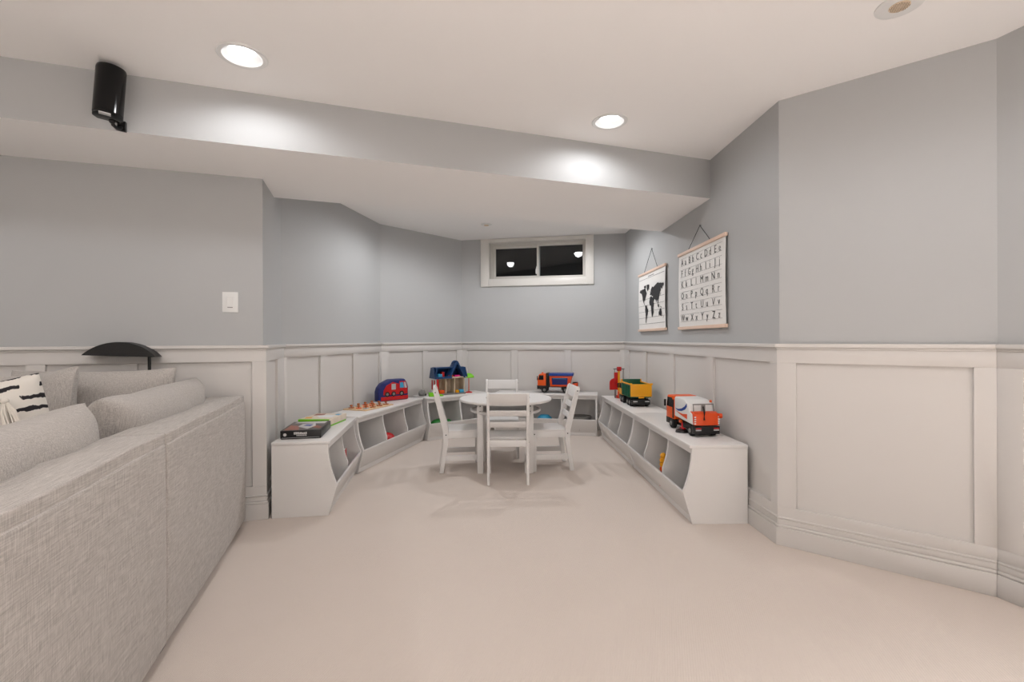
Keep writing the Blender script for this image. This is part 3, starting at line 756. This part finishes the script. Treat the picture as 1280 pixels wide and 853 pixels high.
def cab_parts(par, x0, x1, hw, z0, z1, m):
    """toy lorry cab: x1 is the front"""
    pr = [(x0, z0), (x1, z0), (x1, z0 + (z1 - z0) * .48), (x1 - .018, z1 - .006), (x1 - .03, z1), (x0, z1)]
    c = obj('cab', prism(pr, -hw, hw, 'y', .004, 2), m, par)
    zm = z0 + (z1 - z0) * .50; zt = z1 - .016
    for s in (-1, 1):
        obj('side_window', prism([(x0 + .028, zm), (x1 - .012, zm), (x1 - .022, zt), (x0 + .028, zt)], s * hw - .001, s * hw + .0015, 'y'), 'darkglass', c)
        obj('mirror', join(B(x1 - .004, x1 + .006, s * (hw + .010) - .007, s * (hw + .010) + .007, zm - .004, zm + .045, .002), tube([(x1 - .006, s * hw, zm + .04), (x1 + .001, s * (hw + .010), zm + .04)], .002, 6)), 'black', c)
    obj('windscreen', prism([(x1 + .0005, zm), (x1 + .003, zm), (x1 - .014, zt + .002), (x1 - .017, zt)], -hw + .012, hw - .012, 'y'), 'darkglass', c)
    obj('bumper', B(x1 - .06, x1 + .006, -hw, hw, z0 - .040, z0 + .006, .004), 'black', c)
    obj('headlight', join(B(x1 + .004, x1 + .008, -hw + .008, -hw + .034, z0 - .022, z0 - .006, .001), B(x1 + .004, x1 + .008, hw - .034, hw - .008, z0 - .022, z0 - .006, .001)), 'silver', c)
    return c

# street sweeper, facing away along the bench
pr_ = on_z(866, 545, UH); pl_ = on_z(846, 535, UH)
cxs = 1.226
sw = thing('toy_sweeper_truck', 'orange and white toy street sweeper on the storage bench', 'toy truck', (cxs, 3.235, UH), R(90 + 6))
obj('chassis', B(-.205, .19, -.055, .055, .028, .062, .003), 'black', sw)
for x in (-.150, .125):
    for s in (-1, 1): wheel(sw, x, s * .070, .034 if x < 0 else .036, .034)
cab = cab_parts(sw, .085, .21, .083, .068, .232, 'orange')
for s in (-1, 1):
    obj('door_strip', B(.088, .110, s * .083 - .0012, s * .083 + .0012, .075, .205), 'black', cab)  # black strip along the rear edge of the cab side
tk = [(-.19, .072), (.075, .085), (.075, .215), (.06, .226), (-.04, .222), (-.105, .205), (-.135, .165), (-.175, .150)]
tk = [(-.185, .075), (.078, .095), (.078, .222), (.064, .232), (-.07, .226), (-.118, .205), (-.135, .160), (-.175, .145)]
tank = obj('tank', prism(tk, -.083, .083, 'y', .006, 3), 'whitep', sw)
for s in (-1, 1):
    blue = [(.068, .152), (.02, .150), (-.03, .160), (-.075, .180), (-.104, .204), (-.106, .182), (-.080, .160), (-.03, .143), (.02, .138)]
    oran = [(.068, .138), (.0, .128), (-.05, .126), (-.108, .134), (-.108, .100), (-.05, .110), (.0, .120)]
    obj('blue_stripe', prism(blue, s * .0832 - .0008, s * .0832 + .0008, 'y'), 'blue', tank, smooth=False)
    obj('orange_stripe', prism(oran, s * .0832 - .0008, s * .0832 + .0008, 'y'), 'redorange', tank, smooth=False)
obj('rear_hopper', prism([(-.212, .075), (-.160, .075), (-.140, .158), (-.178, .160), (-.205, .150)], -.080, .080, 'y', .004, 2), 'redorange', sw)
obj('roll_frame', join(join(tube([(-.17, -.070, .155), (-.165, -.068, .205), (-.165, .068, .205), (-.17, .070, .155)], .004, 8), tube([(-.165, -.06, .205), (-.12, -.05, .198), (-.12, .05, .198), (-.165, .06, .205)], .003, 6)), B(-.168, -.160, -.012, .012, .15, .205, .001)), 'greyp', sw)
obj('exhaust_pipe', tube([(-.214, .02, .110), (-.216, .02, .160), (-.200, .02, .195)], .006, 8), 'black', sw)
obj('side_hose', join(cyl(.016, .020, (-.205, -.090, .135), 'y', 14), sphere(.014, (-.19, -.092, .128))), 'redorange', sw)
obj('rear_bumper', B(-.215, -.170, -.085, .085, .018, .070, .004), 'black', sw)
for s in (-1, 1):
    obj('tail_light', B(-.219, -.214, s * .06 - .018, s * .06 + .018, .042, .050, .001), 'silver', sw)
    obj('tail_lamp', B(-.219, -.214, s * .06 - .018, s * .06 + .018, .053, .060, .001), 'red', sw)
    wb = nb()
    for k in range(4): join(wb, B(-.1865, -.1855 + .0006, s * .080 - .006, s * .080 + .006, .080 + k * .014, .087 + k * .014))
    obj('warning_stripe', xf(wb, Matrix.Translation((-.026, 0, .004))), 'whitep', sw, smooth=False)
    brs = obj('side_brush', lathe([(0, .003), (.044, .0), (.040, .014), (.018, .022), (0, .022)], 24, (-.03, s * .080, .0)), 'black', sw)
    obj('brush_arm', join(B(-.05, .0, s * .07 - .008, s * .07 + .014, .022, .030, .002), tube([(-.03, s * .078, .022), (-.01, s * .07, .06)], .005, 8)), 'red', brs)
    obj('brush_bracket', B(-.005, .02, s * .072 - .008, s * .072 + .008, .058, .078, .003), 'orange', sw)
obj('beacon', lathe([(0, .200), (.008, .200), (.007, .214), (0, .216)], 12, (-.128, -.07, .012)), 'orange', sw)

# green and yellow dump truck
dt = thing('toy_dump_truck', 'green and yellow toy dump truck on the storage bench', 'toy truck', (1.19, 4.62, UH), R(90 + 2))
obj('chassis', B(-.22, .20, -.05, .05, .034, .070, .003), 'black', dt)
for x in (-.165, -.090, .075, .150):
    for s in (-1, 1): wheel(dt, x, s * .073, .036, .034)
obj('rear_bumper', B(-.235, -.205, -.085, .085, .020, .066, .004), 'black', dt)
for s in (-1, 1): obj('tail_light', B(-.239, -.234, s * .055 - .02, s * .055 + .02, .046, .056, .001), 'silver', dt)
bed = obj('dump_bed', B(-.215, .085, -.082, .082, .082, .090, .002), 'green', dt)
for s in (-1, 1):
    obj('bed_side', prism([(-.222, .084), (.085, .084), (.092, .205), (-.232, .205)], s * .092 - .005, s * .092 + .005, 'y', .002), 'green', bed)
    for k in range(7): obj('bed_rib', B(-.205 + k * .042, -.197 + k * .042, s * .099 - .003, s * .099 + .003, .090, .196, .001), 'green', bed)
    obj('bed_edge', B(-.236, .098, s * .094 - .007, s * .094 + .007, .203, .214, .002), 'yellow', bed)
obj('headboard', B(.080, .092, -.095, .095, .084, .235, .003), 'green', bed)
obj('headboard_post', join(B(.078, .094, -.102, -.090, .205, .236, .002), B(.078, .094, .090, .102, .205, .236, .002)), 'yellow', bed)
tg = obj('tailgate', B(-.240, -.228, -.100, .100, .096, .212, .004), 'yellow', dt)
obj('tailgate_hinge', join(B(-.244, -.226, -.108, -.086, .205, .220, .002), B(-.244, -.226, .086, .108, .205, .220, .002)), 'yellow', tg)
obj('number_plate', B(-.244, -.236, -.026, .026, .082, .094, .001), 'yellow', tg)
cab_parts(dt, .105, .225, .085, .072, .205, 'yellow')

# orange truck with blue and red container below the window
po = on_z(667, 489, UH); 
e4 = Vector((math.cos(a4), -math.sin(a4)))
pc = bench_pt(*U4, 1.20 - (0.965 - 0.505), 0.185)
ot = thing('toy_container_truck', 'orange toy truck with blue and red container below the window', 'toy truck', pc, math.atan2(-e4.y, -e4.x))
obj('chassis', B(-.22, .215, -.05, .05, .036, .066, .003), 'black', ot)
for x in (-.165, -.095, .155):
    for s in (-1, 1): wheel(ot, x, s * .071, .037, .032)
obj('side_tank', join(B(-.045, .10, -.085, -.05, .030, .068, .004), B(-.045, .10, .05, .085, .030, .068, .004)), 'silver', ot)
cab_parts(ot, .135, .235, .085, .085, .225, 'orange')
obj('cab_rear', B(.105, .137, -.084, .084, .06, .235, .005), 'black', ot)
obj('cab_roof_lamp', lathe([(0, .222), (.012, .222), (.010, .238), (0, .240)], 14, (.185, 0, 0)), 'orange', ot)
obj('wheel_arch', join(B(.11, .20, -.088, .088, .060, .088, .006), B(.105, .115, -.085, .085, .03, .08)), 'black', ot)
cb = obj('container', prism([(-.14, .078), (.085, .078), (.095, .205), (-.175, .205)], -.088, .088, 'y', .004, 2), 'redorange', ot)
obj('container_rim', B(-.185, .10, -.096, .096, .203, .232, .005), 'blue', cb)
for s in (-1, 1):
    obj('container_panel', prism([(-.115, .100), (.060, .100), (.066, .180), (-.120, .180)], s * .0885 - .0012, s * .0885 + .0012, 'y'), 'navy', cb, smooth=False)
    obj('panel_stripe', B(-.105, .055, s * .0905 - .0008, s * .0905 + .0008, .168, .173), 'cyan', cb, smooth=False)
obj('tail_chute', prism([(-.235, .075), (-.150, .07), (-.150, .10), (-.20, .115), (-.235, .12)], -.06, .06, 'y', .004), 'redorange', ot)
obj('tail_hook', B(-.232, -.175, -.035, .035, .112, .126, .003), 'black', ot)

# red upright toy behind the dump truck
rt = thing('toy_forklift', 'red toy lift with a yellow upright mast', 'toy', (1.150, 5.085, UH), R(90))
obj('base', B(-.045, .055, -.045, .030, 0, .028, .004), 'red', rt)
obj('base_block', B(-.062, -.02, -.040, .022, .0, .075, .006), 'redorange', rt)
obj('mast', B(-.012, .004, -.010, .012, .020, .305, .002), 'yellow', rt)
obj('mast_head', B(-.022, .014, -.024, .022, .290, .335, .005), 'red', rt)
obj('cross_bar', tube([(-.004, -.058, .312), (-.004, .060, .312)], .004, 8), 'black', rt)
obj('guide_rod', tube([(-.004, -.046, .312), (-.004, -.046, .175)], .005, 8), 'greyp', rt)
obj('guide_rod', tube([(-.004, .046, .312), (-.004, .046, .275)], .004, 8), 'greyp', rt)
obj('column', B(-.004, .020, .012, .050, .150, .275, .004), 'red', rt)
plate = [(.006, .085), (.098, .085)] + [(.006 + .092 * math.cos(a), .165 + .055 * math.sin(a)) for a in [math.radians(k * 15) for k in range(0, 7)]] + [(.006, .22)]
obj('shield', prism(plate, .004, .022, 'x', .003), 'red', rt)
obj('support_leg', B(-.002, .012, .028, .048, 0, .09, .002), 'greyp', rt)
obj('side_arm', prism([(-.075, .115), (-.01, .12), (-.01, .180), (-.045, .17)], -.004, .014, 'x', .002), 'navy', rt)

# dollhouse
dh_p = bench_pt(*U3, .375, .19)
dh = thing('dollhouse', 'toy dollhouse with a dark blue roof on the corner bench', 'dollhouse', dh_p, R(33))
obj('floor_plate', B(-.185, .185, -.085, .075, 0, .014, .003), 'greyp', dh)
bw = obj('rear_wall', B(-.18, .18, .062, .072, .014, .20, .002), 'cream', dh)
for x, m in ((-.12, 'yellow'), (-.02, 'cyan'), (.09, 'orange')): obj('wall_picture', B(x - .02, x + .02, .058, .063, .07, .13, .002), m, bw)
lw = obj('side_wall', B(-.185, -.175, -.06, .072, .014, .20, .002), 'whitep', dh)
obj('shutter', B(-.190, -.184, -.045, -.020, .06, .17, .001), 'red', lw); obj('shutter', B(-.190, -.184, .020, .045, .06, .17, .001), 'red', lw)
obj('corner_post', B(-.178, -.155, -.08, -.066, .014, .20, .002), 'red', dh)
obj('side_wall', B(.175, .185, -.06, .072, .014, .20, .002), 'cream', dh)
obj('inner_wall', B(-.055, -.045, -.05, .062, .014, .20, .001), 'cream', dh); obj('inner_wall', B(.055, .065, -.05, .062, .014, .20, .001), 'cream', dh)
obj('attic_floor', B(-.195, .195, -.085, .078, .190, .204, .003), 'cream', dh)
rf = obj('roof_rear', prism([(.078, .19), (.085, .20), (.035, .315), (.022, .315)], -.20, .20, 'x', .002), 'roofblue', dh)
obj('roof_eave', B(-.205, .01, -.092, -.078, .186, .212, .003), 'roofblue', dh)
obj('roof_frame_post', prism([(-.205, .19), (-.190, .19), (-.170, .315), (-.184, .315)], -.09, -.078, 'y', .002), 'roofblue', dh)
obj('roof_gable', prism([(-.09, .19), (.08, .19), (.035, .315), (-.035, .315)], -.205, -.196, 'x', .002), 'roofblue', dh)
obj('roof_ridge', B(-.19, .18, -.055, .04, .300, .318, .004), 'roofblue', dh)
gb = nb()
join(gb, prism([(-.035, .19), (-.012, .19), (.075, .355), (.075, .372), (.062, .372)], -.095, .03, 'y', .002))
join(gb, prism([(.185, .19), (.162, .19), (.075, .355), (.075, .372), (.088, .372)], -.095, .03, 'y', .002))
obj('roof_dormer', gb, 'roofblue', dh)
obj('roof_slope', prism([(.12, .315), (.185, .315), (.215, .20), (.19, .19), (.15, .24)], -.08, .05, 'y', .002), 'roofblue', dh)
obj('carry_handle', tube([(.03, -.03, .350), (.042, -.03, .372), (.06, -.03, .382), (.09, -.03, .382), (.108, -.03, .372), (.12, -.03, .350)], .010, 8), 'roofblue', dh)
for nm, bx, m in (('toy_bed', (.05, .12, -.075, -.03, .204, .222), 'magenta'), ('toy_chest', (-.02, .03, -.075, -.04, .204, .226), 'orange'), ('toy_crib', (-.15, -.10, -.06, .0, .204, .240), 'cyan'),
                  ('toy_dresser', (-.09, -.055, -.02, .03, .204, .262), 'red'), ('toy_sofa', (-.14, -.075, -.06, -.01, .014, .055), 'orange'), ('toy_table', (.075, .115, -.06, -.02, .014, .046), 'yellow'),
                  ('toy_bathtub', (.115, .170, -.07, -.01, .014, .050), 'cyan'), ('toy_cupboard', (.07, .10, .02, .055, .014, .12), 'red')):
    obj(nm, B(*bx, .005), m, dh)

# swing, mat, rock beside the dollhouse
c_, s_ = math.cos(R(33)), math.sin(R(33))
def dhp(x, y): return (dh_p.x + x * c_ - y * s_, dh_p.y + x * s_ + y * c_, UH)
t = thing('toy_parasol', 'small toy parasol with lime canopy and red foot beside the dollhouse', 'toy', dhp(.265, -.01), 0)
obj('foot', lathe([(0, 0), (.042, 0), (.042, .008), (.014, .018), (0, .02)], 20), 'red', t)
obj('pole', tube([(0, 0, .012), (0, 0, .2)], .005, 8), 'orange', t)
obj('canopy', lathe([(0, .235), (.03, .228), (.060, .205), (.066, .185), (.058, .180), (0, .19)], 20), 'lime', t)
p = on_z(553, 496, UH)
p = bench_pt(*U3, .15, .085)
t = thing('toy_slide', 'lime green low toy ramp before the dollhouse', 'toy', p, R(20))
obj('ramp', prism([(-.075, 0), (.085, 0), (.085, .006), (.03, .020), (-.03, .034), (-.075, .034)], -.028, .028, 'y', .004, 2), 'lime', t)
obj('side_lip', join(prism([(-.075, .006), (.085, .002), (.085, .012), (.03, .028), (-.03, .042), (-.075, .042)], -.034, -.027, 'y', .002), prism([(-.075, .006), (.085, .002), (.085, .012), (.03, .028), (-.03, .042), (-.075, .042)], .027, .034, 'y', .002)), 'lime', t)
p = bench_pt(*U3, .045, .20)
bm = nb(); bmesh.ops.create_icosphere(bm, subdivisions=3, radius=.042)
for v in bm.verts:
    v.co *= 1 + .25 * noise.noise(v.co * 40); v.co.z = max(v.co.z, -.03) + .03
t = thing('toy_rock', 'grey rock-shaped toy at the bench end beside the dollhouse', 'toy', p)
rk = obj('rock', bm, 'greyp', t); obj('rock_slot', B(.012, .046, -.014, .014, .004, .028, .003), 'black', t)

# fire engine case
cp0 = on_z(473, 503, UH); cp1 = on_z(510.5, 499, UH)
mid_ = (cp0 + cp1) / 2; an = math.atan2(cp1.y - cp0.y, cp1.x - cp0.x)
Lc = (cp1 - cp0).length
t = thing('fire_engine_case', 'red and blue fire engine shaped carry case on the bench', 'toy case', (mid_.x, mid_.y, UH), an)
hl = Lc / 2; Hh = .222
outl = [(-hl, 0), (hl, 0), (hl, .13), (hl - .02, .19), (hl - .045, Hh), (-hl + .14, Hh), (-hl + .05, .185), (-hl + .012, .14), (-hl, .10)]
case = obj('case_body', prism(outl, 0, .085, 'y', .012, 3), 'navy', t)
obj('case_base', B(-hl + .03, hl - .004, -.003, .02, .006, .046, .003), 'red', case)
eng = [(-hl + .055, .062), (hl - .012, .062), (hl - .012, .13), (hl - .035, .196), (hl - .11, .200), (hl - .115, .17), (-hl + .17, .196), (-hl + .09, .160), (-hl + .058, .11)]
obj('engine_print', prism(eng, -.0025, .004, 'y'), 'red', case, smooth=False)
obj('engine_cab_window', prism([(hl - .105, .128), (hl - .055, .128), (hl - .065, .186), (hl - .105, .186)], -.0040, .002, 'y'), 'cyan', case, smooth=False)
obj('engine_windscreen', prism([(hl - .048, .125), (hl - .020, .125), (hl - .036, .186), (hl - .056, .186)], -.0040, .002, 'y'), 'silver', case, smooth=False)
obj('engine_locker', B(-hl + .15, -hl + .20, -.004, .002, .115, .175), 'silver', case, smooth=False)
for x in (-hl + .100, -hl + .175, hl - .085):
    w_ = obj('engine_wheel', cyl(.027, .004, (x, -.003, .070), 'y', 20), 'black', case); obj('engine_hub', cyl(.015, .003, (x, -.0055, .070), 'y', 16), 'greyp', w_)

# peg puzzle
t = thing('peg_puzzle', 'wooden peg puzzle board with coloured pieces on the bench', 'puzzle', bench_pt(*U2, .515, .19), R(90 - 13.2 - 6))
obj('board', B(-.215, .215, -.125, .125, 0, .011, .003), 'board', t)
random.seed(11)
cols = ['silver', 'orange', 'peg', 'peg', 'orange', 'art3', 'peg', 'orange', 'redorange', 'peg', 'art3', 'orange']
k = 0
for a in range(4):
    for b_ in range(3):
        x = -.155 + a * .103; y = -.08 + b_ * .08
        pc_ = obj('puzzle_piece', prism([(x + .032 * math.cos(q) * random.uniform(.75, 1), y + .030 * math.sin(q) * random.uniform(.75, 1)) for q in [math.pi * 2 * j / 9 for j in range(9)]], .0105, .018, 'z', .0015), cols[k % len(cols)], t)
        obj('peg', lathe([(0, .017), (.005, .017), (.005, .026), (.013, .030), (.014, .036), (.010, .041), (0, .042)], 14, (x, y, 0)), 'peg', pc_)
        k += 1

# boxed puzzles
t = thing('puzzle_box', 'black boxed puzzle with picture lid beside the pastel boxed puzzle', 'box', bench_pt(*U1, .26, .195), R(90 + 8.5 + 3))
obj('tray', B(-.172, .172, -.120, .120, 0, .030, .002), 'boxblack', t)
lid = obj('lid', B(-.175, .175, -.123, .123, .006, .055, .002), 'boxblack', t)
def flat(nm, poly, z, m, par): return obj(nm, prism(poly, z, z + .0007, 'z'), m, par, smooth=False)
flat('lid_picture', [(-.165, -.113), (.165, -.113), (.165, .113), (-.165, .113)], .0547, 'art1', lid)
flat('lid_print', [(-.15, .02), (-.02, .04), (.02, .105), (-.15, .105)], .0553, 'art2', lid)
flat('lid_print', [(-.12, -.10), (-.06, -.105), (.0, -.06), (-.05, -.03)], .0554, 'art2', lid)
flat('lid_print', [(-.13, -.03), (-.02, -.06), (.08, -.04), (.06, .04), (-.03, .05)], .0556, 'art3', lid)
flat('lid_print', [(-.04, -.03), (.03, -.035), (.045, .01), (-.01, .02)], .0560, 'blue', lid)
flat('lid_print', [(.07, -.10), (.15, -.105), (.15, .09), (.11, .10)], .0553, 'art3', lid)
# end label: pale emblem and unreadable title strip, on the face towards the room
obj('end_emblem', cyl(.010, .0012, (-.1755, .095, .030), 'x', 16), 'art3', lid)
tb = nb(); random.seed(5)
y = .042
while y > -.032:
    w_ = random.uniform(.005, .010); join(tb, B(-.1758, -.1748, y - w_, y, .030, .043 + random.uniform(-.002, .003))); y -= w_ + .0018
y = .026
while y > -.034:
    w_ = random.uniform(.004, .007); join(tb, B(-.1758, -.1748, y - w_, y, .020, .027)); y -= w_ + .0016
tbo = obj('end_title', tb, 'art3', lid, smooth=False)
obj('end_strip', B(-.1757, -.1748, -.113, .113, .0085, .0105), 'art3', lid, smooth=False)
t = thing('puzzle_box', 'pale pastel boxed puzzle with lime green edge behind the black box', 'box', bench_pt(*U1, .655, .185), R(90 + 8.5 - 12))
obj('tray', B(-.145, .150, -.115, .115, 0, .030, .002), 'lime', t)
lid = obj('lid', B(-.148, .153, -.118, .118, .012, .055, .002), 'art4', t)
obj('lid_edge', B(-.1495, -.1475, -.116, .116, .013, .054), 'lime', lid, smooth=False)
flat('lid_print', [(-.146, -.116), (-.125, -.116), (-.125, .116), (-.146, .116)], 0.0547, 'lime', lid)
flat('lid_print', [(-.05, -.09), (.05, -.08), (.07, .0), (.0, .05), (-.06, .0)], 0.0549, 'whitep', lid)
flat('lid_print', [(.06, .02), (.12, .03), (.11, .10), (.03, .09)], 0.0549, 'art2', lid)
flat('lid_print', [(.05, -.10), (.12, -.095), (.12, -.06), (.07, -.06)], 0.0549, 'cyan', lid)
flat('lid_print', [(-.10, .04), (-.04, .06), (-.05, .105), (-.11, .09)], 0.0549, 'yellow', lid)

# things lying in the bins (bin floor at 0.06)
ZF = .060
t = thing('picture_book', 'red and orange picture book standing in the first bin', 'book', bench_pt(*U1, .62, .035, ZF), R(90 + 8.5 + 3))
cvr = obj('cover', B(-.12, .12, -.012, -.008, .0, .200, .001), 'red', t); obj('cover', B(-.12, .12, .008, .012, .0, .200, .001), 'orange', t)
obj('pages', B(-.116, .119, -.008, .008, .004, .196), 'paper', t); obj('spine', B(-.124, -.118, -.012, .012, 0, .200, .002), 'red', t)
t = thing('toy_ball', 'small red toy ball in the middle bin', 'ball', bench_pt(*U2, .60, .05, ZF))
bl_ = obj('ball_body', sphere(.082, (0, 0, .082), u=28, v=18), 'red', t); obj('seam_band', lathe([(.0825, .078), (.0832, .082), (.0825, .086)], 36), 'silver', t)
t = thing('toy_turtle', 'green plastic toy turtle in the bin below the dollhouse', 'toy', bench_pt(*U3, .20, .10, ZF), R(40))
obj('shell', sphere(.09, (0, 0, .085), (1.2, .9, .75)), 'leaf', t); obj('head', sphere(.035, (.125, 0, .10)), 'leaf', t)
for a in (-1, 1):
    for b_ in (-1, 1): obj('foot', cyl(.022, .06, (a * .06, b_ * .05, .03), seg=14, bev=.004), 'leaf', t)
t = thing('toy_bowl', 'blue round toy bowl in the bench bin behind the table', 'bowl', bench_pt(*U4, .585, .11, ZF))
obj('bowl_body', lathe([(0, .158), (.05, .152), (.085, .12), (.092, .08), (.088, .08), (.08, .12), (.05, .145), (0, .150)], 28), 'cyan', t)
obj('bowl_foot', lathe([(.088, .0), (.095, .0), (.095, .082), (.088, .082)], 28, close=True), 'roofblue', t)
t = thing('round_tin', 'dark round tin with grey lid in the bin below the orange truck', 'tin', bench_pt(*U4, 1.00, .12, ZF))
obj('tin_body', lathe([(0, 0), (.125, 0), (.128, .004), (.128, .130), (0, .130)], 36), 'black', t)
obj('tin_lid', lathe([(0, .140), (.120, .140), (.131, .148), (.131, .126), (.128, .126), (.128, .130), (0, .130)], 36), 'greyp', t)
t = thing('stacking_toy', 'yellow and red stacking toy in the sweeper bench bin', 'toy', bench_pt(*UR1, .69, .018, ZF))
obj('base', lathe([(0, 0), (.026, 0), (.026, .012), (0, .016)], 20), 'red', t)
for k in range(6): obj('ring', lathe([(.008, .016 + k * .03), (.022, .018 + k * .03), (.026, .030 + k * .03), (.022, .044 + k * .03), (.008, .045 + k * .03)], 20), ['red', 'orange', 'red', 'orange', 'yellow', 'yellow'][k], t)
obj('knob', sphere(.022, (0, 0, .212)), 'yellow', t)
